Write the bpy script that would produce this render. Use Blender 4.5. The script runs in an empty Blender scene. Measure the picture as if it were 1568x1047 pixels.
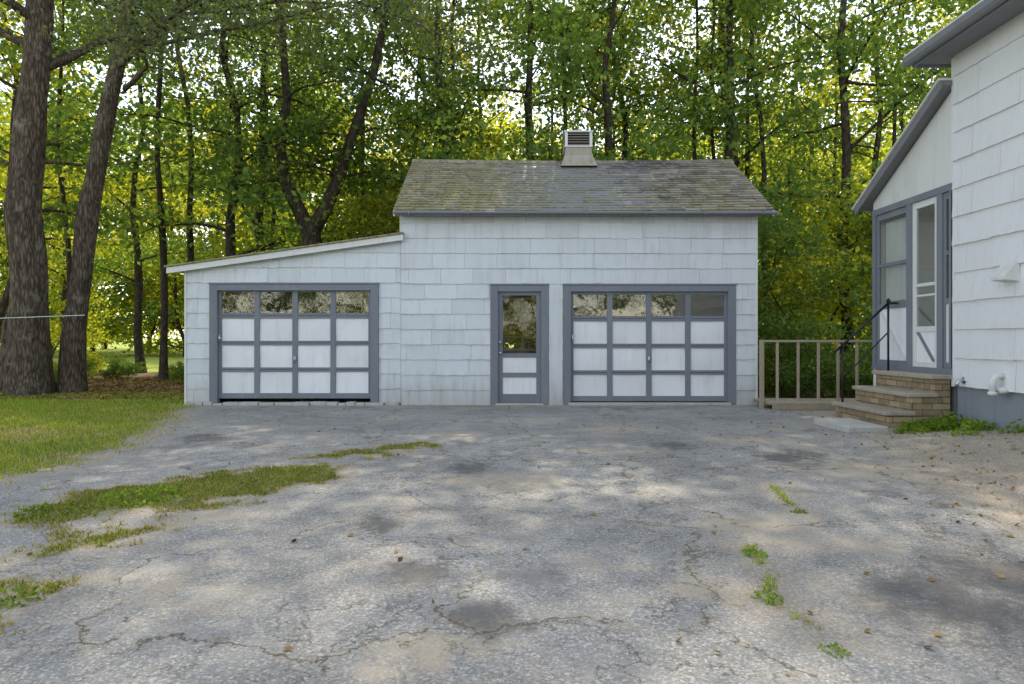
import bpy, math, random
import numpy as np
from mathutils import Vector, Matrix, noise as mnoise
R=random.Random(7); NR=np.random.default_rng(11)
scene=bpy.context.scene
COL=scene.collection

# ------------------------------------------------------------------ helpers
class MB:
    def __init__(s): s.v=[]; s.f=[]
    def box(s,x0,x1,y0,y1,z0,z1):
        if x0>x1:x0,x1=x1,x0
        if y0>y1:y0,y1=y1,y0
        if z0>z1:z0,z1=z1,z0
        n=len(s.v)
        s.v+=[(x0,y0,z0),(x1,y0,z0),(x1,y1,z0),(x0,y1,z0),(x0,y0,z1),(x1,y0,z1),(x1,y1,z1),(x0,y1,z1)]
        s.f+=[(n,n+3,n+2,n+1),(n+4,n+5,n+6,n+7),(n,n+1,n+5,n+4),(n+1,n+2,n+6,n+5),(n+2,n+3,n+7,n+6),(n+3,n,n+4,n+7)]
    def poly(s,pts):
        n=len(s.v); s.v+=[tuple(p) for p in pts]; s.f.append(tuple(range(n,n+len(pts))))
    def prism(s,pts,d):   # extrude polygon pts by vector d
        n=len(s.v); k=len(pts); d=Vector(d)
        s.v+=[tuple(p) for p in pts]+[tuple(Vector(p)+d) for p in pts]
        s.f.append(tuple(range(n,n+k))); s.f.append(tuple(range(n+2*k-1,n+k-1,-1)))
        for i in range(k):
            j=(i+1)%k; s.f.append((n+i,n+k+i,n+k+j,n+j))
    def tube(s,pts,rad,seg=10,cap=True,wob=0.0):
        pts=[Vector(p) for p in pts]; n0=len(s.v); ring=[]
        prev=None
        for i,p in enumerate(pts):
            t=(pts[min(i+1,len(pts)-1)]-pts[max(i-1,0)])
            if t.length<1e-6:t=Vector((0,0,1))
            t.normalize()
            if prev is None:
                a=Vector((1,0,0)) if abs(t.x)<.8 else Vector((0,1,0))
                u=(a-t*a.dot(t)).normalized()
            else:
                u=(prev-t*prev.dot(t)).normalized()
            prev=u; w=t.cross(u)
            for k in range(seg):
                an=2*math.pi*k/seg
                r=rad[i]*(1+wob*mnoise.noise(Vector((math.cos(an)*1.5+p.x,math.sin(an)*1.5+p.y,p.z*.6))))
                s.v.append(tuple(p+u*math.cos(an)*r+w*math.sin(an)*r))
        for i in range(len(pts)-1):
            for k in range(seg):
                a=n0+i*seg+k; b=n0+i*seg+(k+1)%seg
                s.f.append((a,b,b+seg,a+seg))
        if cap:
            s.f.append(tuple(n0+k for k in range(seg))[::-1])
            e=n0+(len(pts)-1)*seg
            s.f.append(tuple(e+k for k in range(seg)))
    def mesh(s,name,smooth=False):
        m=bpy.data.meshes.new(name); m.from_pydata(s.v,[],s.f); m.update()
        if smooth: m.shade_smooth()
        return m
def place(name,mesh,mat=None,parent=None,bevel=0,loc=None):
    o=bpy.data.objects.new(name,mesh); COL.objects.link(o)
    if mat and not mesh.materials: mesh.materials.append(mat)
    if parent: o.parent=parent
    if loc: o.location=loc
    if bevel:
        b=o.modifiers.new('bevel','BEVEL'); b.width=bevel; b.segments=2; b.limit_method='ANGLE'
    return o
def empty(name,loc=(0,0,0)):
    o=bpy.data.objects.new(name,None); COL.objects.link(o); o.location=loc; o.empty_display_size=.3; return o
def bx(name,b,mat,parent=None,bevel=0.003):
    m=MB()
    if isinstance(b[0],(int,float)): b=[b]
    for q in b: m.box(*q)
    return place(name,m.mesh(name),mat,parent,bevel)

# ------------------------------------------------------------------ materials
class NT:
    def __init__(s,name):
        s.m=bpy.data.materials.new(name); s.m.use_nodes=True; s.t=s.m.node_tree; s.t.nodes.clear()
        s.out=s.n('ShaderNodeOutputMaterial')
    def n(s,typ,**k):
        nd=s.t.nodes.new(typ)
        for a,b in k.items(): setattr(nd,a,b)
        return nd
    def l(s,a,b): s.t.links.new(a,b)
    def val(s,x,sock):
        if isinstance(x,(int,float)): sock.default_value=x
        elif isinstance(x,tuple): sock.default_value=x if len(x)==len(sock.default_value) else tuple(x)+(1,)
        else: s.l(x,sock)
    def coord(s,scale=(1,1,1),kind='Object'):
        c=s.n('ShaderNodeTexCoord'); mp=s.n('ShaderNodeMapping'); s.l(c.outputs[kind],mp.inputs[0]); mp.inputs['Scale'].default_value=scale
        return mp.outputs[0]
    def noise(s,vec,scale,detail=4,rough=.6,dist=0):
        n=s.n('ShaderNodeTexNoise'); s.l(vec,n.inputs['Vector']); n.inputs['Scale'].default_value=scale; n.inputs['Detail'].default_value=detail; n.inputs['Roughness'].default_value=rough; n.inputs['Distortion'].default_value=dist
        return n.outputs['Fac']
    def vor(s,vec,scale,feature='F1',out='Distance',rnd=1):
        n=s.n('ShaderNodeTexVoronoi',feature=feature); s.l(vec,n.inputs['Vector']); n.inputs['Scale'].default_value=scale; n.inputs['Randomness'].default_value=rnd
        return n.outputs[out]
    def math(s,op,a,b=0,clamp=False):
        n=s.n('ShaderNodeMath',operation=op,use_clamp=clamp); s.val(a,n.inputs[0]); s.val(b,n.inputs[1]); return n.outputs[0]
    def ss(s,x,a,b,lo=0.,hi=1.):
        n=s.n('ShaderNodeMapRange',interpolation_type='SMOOTHSTEP'); s.val(x,n.inputs[0]); n.inputs[1].default_value=a;n.inputs[2].default_value=b;n.inputs[3].default_value=lo;n.inputs[4].default_value=hi
        return n.outputs[0]
    def mix(s,f,a,b,mode='MIX'):
        n=s.n('ShaderNodeMix',data_type='RGBA',blend_type=mode); s.val(f,n.inputs[0]); s.val(a,n.inputs[6]); s.val(b,n.inputs[7]); return n.outputs[2]
    def ramp(s,x,stops):
        n=s.n('ShaderNodeValToRGB'); s.val(x,n.inputs[0]); e=n.color_ramp.elements
        while len(e)<len(stops): e.new(.5)
        for i,(p,c) in enumerate(stops): e[i].position=p; e[i].color=tuple(c)+(1,)
        return n.outputs[0]
    def bump(s,h,strength=.3,dist=.01):
        n=s.n('ShaderNodeBump'); s.l(h,n.inputs['Height']); n.inputs['Strength'].default_value=strength; n.inputs['Distance'].default_value=dist; return n.outputs[0]
    def pbr(s,col,rough=.7,normal=None,spec=.3,metal=0):
        p=s.n('ShaderNodeBsdfPrincipled'); s.val(col,p.inputs['Base Color']); s.val(rough,p.inputs['Roughness']); p.inputs['Specular IOR Level'].default_value=spec; p.inputs['Metallic'].default_value=metal
        if normal: s.l(normal,p.inputs['Normal'])
        s.l(p.outputs[0],s.out.inputs[0]); return s.m

def paint(name,c,dirt=(.35,.33,.28),amt=.25,island=.06,grime_z=None,rough=.6,bs=.15,streak=False):
    t=NT(name); v=t.coord()
    g=t.noise(v,1.3,4,.65); g2=t.noise(t.coord((9,9,.8)),1.0,3,.6)
    geo=t.n('ShaderNodeNewGeometry'); ri=geo.outputs['Random Per Island']
    f=t.math('MULTIPLY',t.ss(t.math('MULTIPLY',t.math('ADD',g,g2),.5),.46,.72),amt,True)
    base=t.mix(f,c,dirt)
    k=t.math('ADD',t.math('MULTIPLY',ri,island*2),1-island)
    cb=t.n('ShaderNodeCombineXYZ'); [t.l(k,cb.inputs[i]) for i in range(3)]
    base=t.mix(1.0,base,cb.outputs[0],'MULTIPLY')
    if streak:   # wood-grain combing of the old shingles + small chips
        st=t.noise(t.coord((40,40,1.2)),1.0,3,.7); base=t.mix(t.ss(st,.52,.75,0,.35),base,(.50,.51,.50))
        ch=t.noise(v,13,3,.7); base=t.mix(t.ss(ch,.70,.74,0,.6),base,(.38,.34,.28))
    if grime_z is not None:
        sp=t.n('ShaderNodeSeparateXYZ'); t.l(geo.outputs['Position'],sp.inputs[0])
        zz=t.math('ADD',sp.outputs[2],t.math('MULTIPLY',g2,-.45))
        base=t.mix(t.ss(zz,grime_z-.40,grime_z+.35,.6,0.),base,dirt)
    fine=t.noise(t.coord((40,40,3)) if streak else v,1.0 if streak else 45,3,.7)
    return t.pbr(base,rough,t.bump(fine,bs,.006),.3)

M_siding=paint('siding_paint',(.69,.72,.745),dirt=(.37,.35,.31),amt=.36,island=.05,grime_z=.12,streak=True,bs=.35)
M_house=paint('house_siding_paint',(.80,.805,.815),amt=.10,island=.025,streak=True,bs=.15)
M_white=paint('white_panel_paint',(.86,.86,.87),dirt=(.5,.48,.45),amt=.35,island=.05,bs=.3)
M_trimw=paint('white_trim_paint',(.74,.74,.71),amt=.25,island=.03)
M_grey=paint('grey_blue_trim_paint',(.20,.215,.25),dirt=(.29,.285,.27),amt=.5,island=.08)
M_greyd=paint('grey_eave_paint',(.22,.225,.24),dirt=(.15,.14,.13),amt=.4,island=.03)
M_found=paint('foundation_paint',(.26,.29,.33),dirt=(.2,.2,.19),amt=.5,island=.0,bs=.6)
M_wood=paint('weathered_wood',(.40,.33,.24),dirt=(.26,.22,.17),amt=.6,island=.15,rough=.85,bs=.5)
M_conc=paint('old_concrete',(.40,.36,.29),dirt=(.22,.185,.14),amt=.8,island=.05,rough=.9,bs=.9)
M_slab=paint('pale_concrete',(.50,.485,.45),dirt=(.28,.25,.20),amt=.7,island=.05,rough=.9,bs=.8)
M_dark=paint('dark_interior',(.06,.055,.05),dirt=(.03,.03,.03))
t=NT('black_iron'); M_iron=t.pbr((.012,.012,.014),.4,spec=.5)
t=NT('chrome_metal'); M_metal=t.pbr((.6,.6,.58),.35,metal=.8)
t=NT('louvre_brown'); M_louv=t.pbr((.05,.04,.033),.7)
t=NT('louvre_slat'); M_slat=t.pbr((.22,.19,.155),.7)

def glass(name,fac,tc):
    t=NT(name)
    gl=t.n('ShaderNodeBsdfGlossy'); gl.inputs['Roughness'].default_value=.03; gl.inputs['Color'].default_value=(.9,.86,.76,1)
    nb=t.bump(t.noise(t.coord(),3,2,.5),.15,.02); t.l(nb,gl.inputs['Normal'])
    tr=t.n('ShaderNodeBsdfTransparent'); tr.inputs[0].default_value=tc
    mx=t.n('ShaderNodeMixShader'); mx.inputs[0].default_value=fac; t.l(tr.outputs[0],mx.inputs[1]); t.l(gl.outputs[0],mx.inputs[2]); t.l(mx.outputs[0],t.out.inputs[0]); return t.m
M_glass=glass('window_glass',.16,(.75,.78,.75,1)); M_glassd=glass('door_glass',.09,(.95,.95,.93,1))

# brick for steps
t=NT('step_stone_brick')
c=t.n('ShaderNodeTexCoord'); sp=t.n('ShaderNodeSeparateXYZ'); t.l(c.outputs['Object'],sp.inputs[0])
cb=t.n('ShaderNodeCombineXYZ'); t.l(t.math('ADD',sp.outputs[0],sp.outputs[1]),cb.inputs[0]); t.l(sp.outputs[2],cb.inputs[1])
br=t.n('ShaderNodeTexBrick'); t.l(cb.outputs[0],br.inputs[0]); br.inputs['Scale'].default_value=1; br.inputs['Brick Width'].default_value=.28; br.inputs['Row Height'].default_value=.09; br.inputs['Mortar Size'].default_value=.008
br.inputs['Color1'].default_value=(.44,.33,.19,1); br.inputs['Color2'].default_value=(.25,.18,.11,1); br.inputs['Mortar'].default_value=(.13,.11,.085,1)
nn=t.noise(t.coord(),9,4,.6)
M_brick=t.pbr(t.mix(t.ss(nn,.4,.7,0,.4),br.outputs[0],(.44,.36,.24)),.9,t.bump(t.math('ADD',t.math('MULTIPLY',br.outputs['Fac'],-1),t.math('MULTIPLY',nn,.6)),.8,.015))

# roof
t=NT('old_roof_shingles'); v=t.coord(); geo=t.n('ShaderNodeNewGeometry'); ri=geo.outputs['Random Per Island']
base=t.ramp(ri,[(0,(.175,.15,.118)),(.5,(.25,.22,.175)),(1,(.34,.305,.25))])
sp=t.n('ShaderNodeSeparateXYZ'); t.l(geo.outputs['Position'],sp.inputs[0])
n1=t.noise(v,1.6,5,.7); n2=t.noise(v,14,3,.7)
mossx=t.ss(sp.outputs[0],3.4,.5,-.10,.08); mossz=t.ss(sp.outputs[2],5.2,3.8,-.02,.13)
mm=t.math('ADD',t.math('ADD',n1,mossx),mossz)
moss=t.ss(t.math('ADD',mm,t.math('MULTIPLY',t.math('SUBTRACT',n2,.5),.9)),.48,.68,0,.72)
base=t.mix(moss,base,t.mix(t.ss(n2,.35,.65),(.17,.165,.075),(.40,.36,.17)))
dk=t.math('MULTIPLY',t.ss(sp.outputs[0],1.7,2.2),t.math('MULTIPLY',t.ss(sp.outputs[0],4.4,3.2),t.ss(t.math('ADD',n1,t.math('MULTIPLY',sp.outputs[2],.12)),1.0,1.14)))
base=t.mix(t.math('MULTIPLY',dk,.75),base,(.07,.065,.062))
wh=t.ss(t.noise(v,5,4,.7),.56,.66,0,.6); base=t.mix(wh,base,(.42,.41,.37))
M_roof=t.pbr(base,.95,t.bump(t.noise(v,120,2,.7),.5,.006),.12)

# bark
def bark(name,c1,c2,lich):
    t=NT(name); a=t.noise(t.coord((1,1,.22)),12,6,.7,1.0); b=t.vor(t.coord((1,1,.2)),17,'DISTANCE_TO_EDGE')
    h=t.math('ADD',t.math('MULTIPLY',t.ss(b,0,.35),.3),t.math('MULTIPLY',a,1.05))
    col=t.mix(t.ss(h,.40,.95),c1,c2)
    l=t.ss(t.noise(t.coord(),2.6,5,.7),.56,.68,0,.7); col=t.mix(l,col,lich)
    return t.pbr(col,.95,t.bump(h,1.0,.06),.1)
M_bark=bark('tree_bark',(.065,.047,.034),(.23,.18,.135),(.28,.265,.21))
M_barkd=bark('forest_bark',(.045,.035,.026),(.125,.10,.075),(.15,.135,.10))

def leafmat(name,dark,mid,pale,trans=.5,tcol=(1.9,1.75,.7)):
    t=NT(name); geo=t.n('ShaderNodeNewGeometry'); ri=geo.outputs['Random Per Island']; oi=t.n('ShaderNodeObjectInfo')
    c=t.ramp(ri,[(0,dark),(.5,mid),(1,pale)])  # leaf tone picked at random per leaf, dark to pale
    k=t.math('ADD',t.math('MULTIPLY',oi.outputs['Random'],.7),.65)
    cb=t.n('ShaderNodeCombineXYZ'); [t.l(k,cb.inputs[i]) for i in range(3)]
    c=t.mix(1,c,cb.outputs[0],'MULTIPLY')
    d=t.n('ShaderNodeBsdfDiffuse'); t.l(c,d.inputs[0])
    tl=t.n('ShaderNodeBsdfTranslucent'); t.l(t.mix(1,c,tcol,'MULTIPLY'),tl.inputs[0])
    m1=t.n('ShaderNodeMixShader'); m1.inputs[0].default_value=trans; t.l(d.outputs[0],m1.inputs[1]); t.l(tl.outputs[0],m1.inputs[2])
    t.l(m1.outputs[0],t.out.inputs[0]); return t.m
M_leafA=leafmat('leaf_green',(.07,.135,.042),(.12,.205,.062),(.21,.28,.085),tcol=(2.1,1.8,.7))
M_leafB=leafmat('leaf_sunlit',(.17,.23,.03),(.28,.33,.05),(.42,.42,.075),.55,tcol=(2.0,1.75,.7))  # brighter leaf copy: sunlit, backlit look put into the colour
M_leafC=leafmat('leaf_greyish',(.12,.175,.085),(.19,.25,.125),(.29,.34,.18),.4)
M_weed=leafmat('weed_leaf',(.10,.19,.025),(.18,.29,.04),(.28,.36,.07),.4)
M_grass=leafmat('grass_blade',(.12,.20,.03),(.22,.31,.05),(.40,.40,.10),.35)
M_dry=leafmat('dry_grass_blade',(.20,.21,.06),(.40,.34,.14),(.54,.46,.23),.3)
M_litter=leafmat('fallen_leaf',(.16,.09,.035),(.28,.18,.07),(.40,.30,.12),.1)

# ------------------------------------------------------------------ ground
def sdf(poly,P):
    poly=np.array(poly); d=np.full(len(P),1e9); ins=np.zeros(len(P),bool)
    for i in range(len(poly)):
        a=poly[i]; b=poly[(i+1)%len(poly)]; e=b-a; w=P-a
        tt=np.clip((w@e)/(e@e),0,1); q=w-tt[:,None]*e; d=np.minimum(d,np.hypot(q[:,0],q[:,1]))
        c=((a[1]>P[:,1])!=(b[1]>P[:,1]))
        with np.errstate(divide='ignore',invalid='ignore'):
            xx=(b[0]-a[0])*(P[:,1]-a[1])/(b[1]-a[1]+1e-12)+a[0]
        ins^=c&(P[:,0]<xx)
    return np.where(ins,d,-d)
LAWN=[(-6.2,12.9),(-5.45,10.6),(-4.8,8.6),(-4.55,7.2),(-4.7,5.9),(-5.2,3),(-7,-8),(-300,-8),(-300,300),(300,300),(300,13.6),(8.5,13.6),(-6.2,13.6)]
PATCH_L=[[(-3.5,4.7),(-3.5,5.5),(-2.95,6.1),(-2.3,6.5),(-1.6,6.6),(-1.5,6.05),(-2.0,5.45),(-2.6,5.0),(-3.0,4.7)],
 [(-2.1,7.1),(-1.8,7.8),(-1.15,8.5),(-1.0,8.2),(-1.4,7.4)],
 [(-2.95,3.9),(-2.65,4.35),(-2.25,4.7),(-2.2,4.65),(-2.5,4.2)],
 [(-2.7,2.8),(-2.6,3.4),(-2.25,3.5),(-2.25,3.3),(-2.5,2.9)]]
PATCH_R=[[(1.40,4.1),(1.46,4.1),(1.38,3.6),(1.26,3.3),(1.36,3.0),(1.34,2.9),(1.20,3.25),(1.33,3.6)],
 [(2.2,5.9),(2.22,5.9),(2.1,4.9),(2.07,4.95)]]
PATCH=PATCH_L+PATCH_R
BED=[(4.9,13.6),(5.0,9.4),(4.7,8.6),(4.0,7.2),(3.55,5.6),(3.3,4.4),(3.5,2),(4.5,-8),(60,-8),(60,13.6)]
EDGE=[(-6.4,12.8),(4.6,12.8),(4.6,13.5),(-6.4,13.5)]
DARK_BLOBS=[(-.46,3.55,.32),(-.1,3.0,.25),(2.1,3.2,.65),(2.6,3.6,.5),(2.9,7.2,.6),(-3.9,8.6,.5),(-.4,6.6,.4),(1.9,7.9,.4),(-.9,4.6,.25)]
DUST=[(3.4,6.6,.7),(1.6,4.6,.4),(-.1,6.0,.6),(3.0,8.4,.6),(-1.2,7.6,.4),(.9,3.4,.3),(-.3,2.7,.3),(1.5,9.5,.7)]
def hgt(x,y):
    b=np.clip((x-3.9)/2.2,0,1)*np.clip((9.2-y)/1.5,0,1)*.22
    n=.012*np.sin(x*1.3+y*.7)+.010*np.sin(x*.6-y*1.7+1)+.005*np.sin(x*3.1+y*2.3)
    near=np.clip((12.5-y)/2,0,1)*np.clip((y+20)/10,0,1)
    far=np.clip((y-60)/60,0,1)*1.5
    return b+n*near+far
def axis(lo,hi,step,ext):
    a=list(np.arange(lo,hi+1e-6,step)); s=step
    l=[];x=lo
    while x>-ext: s=min(s*1.25,25); x-=s; l.append(x)
    r=[];x=hi;s=step
    while x<ext: s=min(s*1.25,25); x+=s; r.append(x)
    return np.array(l[::-1]+a+r)
def sheet(name,xs,ys,dz,cull=None):
    X,Y=np.meshgrid(xs,ys); P=np.stack([X.ravel(),Y.ravel()],1)
    Z=hgt(P[:,0],P[:,1])+dz
    nx=len(xs);ny=len(ys)
    I=(np.arange(ny-1)[:,None]*nx+np.arange(nx-1)[None]).ravel()
    F=np.stack([I,I+1,I+1+nx,I+nx],1)
    aL=sdf(LAWN,P); aP=np.full(len(P),-9.)
    for p in PATCH: aP=np.maximum(aP,sdf(p,P))
    aB=sdf(BED,P); aE=sdf(EDGE,P)
    aS=np.max([1-np.hypot((P[:,0]-a),(P[:,1]-b)*.8)/r for a,b,r in DARK_BLOBS],0)
    aD=np.max([1-np.hypot((P[:,0]-a)*.7,(P[:,1]-b))/r for a,b,r in DUST],0)
    if cull: F=F[cull(P,aL,aB)[F].all(1)]
    m=bpy.data.meshes.new(name); m.from_pydata(np.column_stack([P,Z]).tolist(),[],F.tolist()); m.update(); m.shade_smooth()
    for nm,a in (('a_lawn',aL),('a_patch',aP),('a_bed',aB),('a_edge',aE),('a_dark_blob',aS),('a_dust',aD)):
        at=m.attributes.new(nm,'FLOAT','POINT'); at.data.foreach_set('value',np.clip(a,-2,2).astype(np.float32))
    return m
t=NT('ground_surface'); v=t.coord()
def attr(n):
    a=t.n('ShaderNodeAttribute'); a.attribute_name=n; return a.outputs['Fac']
nb=t.noise(v,.45,4,.6); nm=t.noise(v,2.2,5,.65); nf=t.noise(v,9,4,.7); nff=t.noise(v,55,2,.7); nb2=t.noise(v,.75,5,.68)
# asphalt
agg=t.n('ShaderNodeTexVoronoi'); t.l(v,agg.inputs['Vector']); agg.inputs['Scale'].default_value=100
sepc=t.n('ShaderNodeSeparateColor'); t.l(agg.outputs['Color'],sepc.inputs[0])
asp=t.ramp(sepc.outputs[0],[(0,(.21,.20,.185)),(.5,(.29,.275,.255)),(.85,(.375,.36,.33)),(1,(.52,.50,.46))])
tone=t.ss(nb,.3,.7,.80,1.22); cb=t.n('ShaderNodeCombineXYZ'); [t.l(tone,cb.inputs[i]) for i in range(3)]
asp=t.mix(1,asp,cb.outputs[0],'MULTIPLY')
asp=t.mix(t.ss(nm,.45,.7,0,.5),asp,(.42,.395,.355))
asp=t.mix(t.ss(t.math('ADD',t.math('MULTIPLY',nb,.6),t.math('MULTIPLY',nm,.4)),.53,.62,0,.6),asp,(.15,.138,.127))
asp=t.mix(t.ss(nf,.56,.70,0,.35),asp,(.16,.148,.133))
sandm=t.ss(t.math('ADD',nb2,t.math('MULTIPLY',nff,.12)),.59,.72,0,.7)
sand=t.mix(nff,(.34,.275,.20),(.54,.465,.36))
asp=t.mix(sandm,asp,sand)
jn=t.math('MULTIPLY',t.math('SUBTRACT',t.math('ADD',t.math('MULTIPLY',nm,.6),t.math('MULTIPLY',nf,.4)),.5),3.2)
asp=t.mix(t.ss(t.math('ADD',attr('a_dust'),jn),.1,.8,0,.75),asp,sand)
asp=t.mix(t.ss(t.math('ADD',attr('a_dark_blob'),jn),.15,.8,0,.75),asp,(.115,.105,.098))  # asphalt darker in round blobs with noisy edges
# cracks
wv=t.n('ShaderNodeVectorMath',operation='ADD'); t.l(v,wv.inputs[0]); ns=t.n('ShaderNodeTexNoise'); t.l(v,ns.inputs['Vector']); ns.inputs['Scale'].default_value=2.2; ns.inputs['Detail'].default_value=6; ns.inputs['Roughness'].default_value=.65
sc=t.n('ShaderNodeVectorMath',operation='SCALE'); t.l(ns.outputs['Color'],sc.inputs[0]); sc.inputs['Scale'].default_value=.8; t.l(sc.outputs[0],wv.inputs[1])
c1=t.vor(wv.outputs[0],.55,'DISTANCE_TO_EDGE'); c2=t.vor(wv.outputs[0],2.2,'DISTANCE_TO_EDGE')
k1=t.math('MULTIPLY',t.ss(c1,.0,.010,.85,0),t.ss(nm,.40,.52)); k2=t.math('MULTIPLY',t.ss(c2,.0,.026,1,0),t.ss(nb2,.55,.43))
ck=t.math('MAXIMUM',k1,t.math('MULTIPLY',k2,.75))
ckw=t.math('MULTIPLY',t.ss(c1,.0,.04,1,0),t.ss(nf,.45,.6,0,.5))
asp=t.mix(ckw,asp,(.36,.31,.21)); asp=t.mix(ck,asp,(.085,.072,.058))
# soils
soil=t.mix(nf,(.20,.155,.11),(.44,.37,.28)); soil=t.mix(t.ss(nff,.5,.62),soil,(.50,.45,.37))
litter=t.mix(t.ss(nf,.4,.6),(.12,.085,.055),(.28,.19,.11))
gr=t.mix(t.ss(nm,.35,.65),(.12,.16,.04),(.22,.24,.08)); gr=t.mix(t.ss(nf,.45,.65,0,.7),gr,(.29,.235,.13))
fld_sunlit=(.38,.44,.09)  # far field grass, sunlit brightness put into its colour
geo=t.n('ShaderNodeNewGeometry'); sp=t.n('ShaderNodeSeparateXYZ'); t.l(geo.outputs['Position'],sp.inputs[0])
forest_floor=t.math('MULTIPLY',t.ss(t.math('ADD',sp.outputs[1],t.math('MULTIPLY',nm,3)),15.5,17.5),t.ss(sp.outputs[1],25,28,1,0))  # forest floor strip where leaf litter replaces grass
gr=t.mix(forest_floor,gr,litter); gr=t.mix(t.ss(sp.outputs[1],25,28),gr,fld_sunlit)
jit=t.math('MULTIPLY',t.math('SUBTRACT',t.math('ADD',t.math('MULTIPLY',nm,.6),t.math('MULTIPLY',nf,.4)),.5),1.5)
mL=t.math('ADD',attr('a_lawn'),jit); mP=t.math('ADD',attr('a_patch'),t.math('MULTIPLY',jit,.8)); mB=t.math('ADD',attr('a_bed'),jit); mE=t.math('ADD',attr('a_edge'),jit)
col=t.mix(t.ss(mE,-.1,.25,0,.7),asp,sand)
col=t.mix(t.ss(mL,-.7,.0,0,.8),col,soil); col=t.mix(t.ss(mP,-.30,.05,0,.7),col,soil); col=t.mix(t.ss(mB,-.35,.3,0,.9),col,soil)
col=t.mix(t.ss(mP,-.0,.2,0,.6),col,gr); col=t.mix(t.ss(mL,-.12,.2),col,gr)
M_ground=t.pbr(col,.95,t.bump(t.math('SUBTRACT',nff,t.math('MULTIPLY',agg.outputs['Distance'],.5)),.4,.010),.15)

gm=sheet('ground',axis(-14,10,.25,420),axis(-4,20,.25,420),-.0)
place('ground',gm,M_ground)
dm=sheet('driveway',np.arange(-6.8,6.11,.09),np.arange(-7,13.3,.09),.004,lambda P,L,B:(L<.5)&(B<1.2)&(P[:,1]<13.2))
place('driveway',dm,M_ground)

# blades
def blades(name,P,hmin,hmax,mat,wid=.006,lean=.5):
    n=len(P); z=hgt(P[:,0],P[:,1])+.002; h=NR.uniform(hmin,hmax,n)*NR.uniform(.6,1,n); a=NR.uniform(0,2*np.pi,n); w=wid*NR.uniform(.6,1.4,n)
    ln=NR.normal(0,lean,n)*h; b=a+np.pi/2
    V=np.zeros((n,5,3)); cx,cy=P[:,0],P[:,1]
    V[:,0]=np.stack([cx-np.cos(a)*w,cy-np.sin(a)*w,z],1); V[:,1]=np.stack([cx+np.cos(a)*w,cy+np.sin(a)*w,z],1)
    mx_=cx+np.cos(b)*ln*.35; my_=cy+np.sin(b)*ln*.35
    V[:,2]=np.stack([mx_+np.cos(a)*w*.7,my_+np.sin(a)*w*.7,z+h*.6],1); V[:,3]=np.stack([mx_-np.cos(a)*w*.7,my_-np.sin(a)*w*.7,z+h*.6],1)
    V[:,4]=np.stack([cx+np.cos(b)*ln,cy+np.sin(b)*ln,z+h],1)
    i=np.arange(n)*5
    F=[(int(k),int(k)+1,int(k)+2,int(k)+3) for k in i]+[(int(k)+3,int(k)+2,int(k)+4) for k in i]
    m=bpy.data.meshes.new(name); m.from_pydata(V.reshape(-1,3).tolist(),[],F); m.update()
    return place(name,m,mat)
def scatter(box,n,polys,fuzz=.15,minv=-.05,clump=True,nz=0):
    P=np.stack([NR.uniform(box[0],box[1],n),NR.uniform(box[2],box[3],n)],1)
    s=np.full(n,-9.)
    for p in polys: s=np.maximum(s,sdf(p,P))
    if nz:
        k=s>-.8; P=P[k]; s=s[k]
        s+=nz*np.array([mnoise.noise(Vector((x*1.7,y*1.7,1)))+.8*mnoise.noise(Vector((x*5,y*5,4)))+.4*mnoise.noise(Vector((x*13,y*13,9))) for x,y in P])
    s+=NR.normal(0,fuzz,len(s))
    return P[s>minv]
lp=scatter((-15,-4.0,4.5,16),150000,[LAWN],.15,.08,nz=.35)
pn=np.array([mnoise.noise(Vector((x*.55,y*.8,3)))+.5*mnoise.noise(Vector((x*2,y*2,7))) for x,y in lp]); 
lp1=lp[pn+NR.normal(0,.12,len(lp))>-.15]; lp2=lp[pn<-.05]
blades('lawn_grass',lp1,.03,.075,M_grass)
blades('dry_lawn_grass',lp2[::2],.02,.05,M_dry,.005,.9)
blades('dry_edge_grass',scatter((-9,-3.6,4.5,13.2),26000,[LAWN],.20,-.1,nz=.4),.02,.05,M_dry,.005,.9)
blades('driveway_weeds',scatter((-4,-.5,2.5,9),90000,PATCH_L,.03,.09,nz=.32),.015,.045,M_grass,.0045,.8)
blades('dry_driveway_grass',scatter((-4,-.5,2.5,9),120000,PATCH_L,.06,.03,nz=.45),.010,.035,M_dry,.004,1.2)
blades('crack_weeds',scatter((.9,2.5,2.6,6.1),60000,PATCH_R,.02,.03,nz=.06),.012,.045,M_grass,.003,.9)
blades('dry_crack_weeds',scatter((.9,2.5,2.6,6.1),50000,PATCH_R,.03,.04,nz=.08),.010,.03,M_dry,.003,1.1)

# ------------------------------------------------------------------ leaves / trees
def leaf_mesh(name,C,L,W,tilt=1.0):
    n=len(C); nrm=np.stack([NR.normal(0,tilt,n),NR.normal(0,tilt,n),np.abs(NR.normal(.6,.6,n))+.15],1); nrm/=np.linalg.norm(nrm,axis=1)[:,None]
    r=NR.normal(0,1,(n,3)); u=r-(r*nrm).sum(1)[:,None]*nrm; u/=np.linalg.norm(u,axis=1)[:,None]; w=np.cross(nrm,u)
    s=NR.uniform(.65,1.25,n)[:,None]
    l=u*L*.5*s; ww=w*W*.5*s
    V=np.stack([C-l,C+ww-l*.15,C+l,C-ww-l*.15],1).reshape(-1,3).astype(np.float32)
    m=bpy.data.meshes.new(name); m.vertices.add(4*n); m.vertices.foreach_set('co',V.ravel())
    m.loops.add(4*n); m.loops.foreach_set('vertex_index',np.arange(4*n,dtype=np.int32)); m.polygons.add(n)
    m.polygons.foreach_set('loop_start',np.arange(0,4*n,4,dtype=np.int32)); m.polygons.foreach_set('loop_total',np.full(n,4,dtype=np.int32))
    m.update(calc_edges=True); return m
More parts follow.
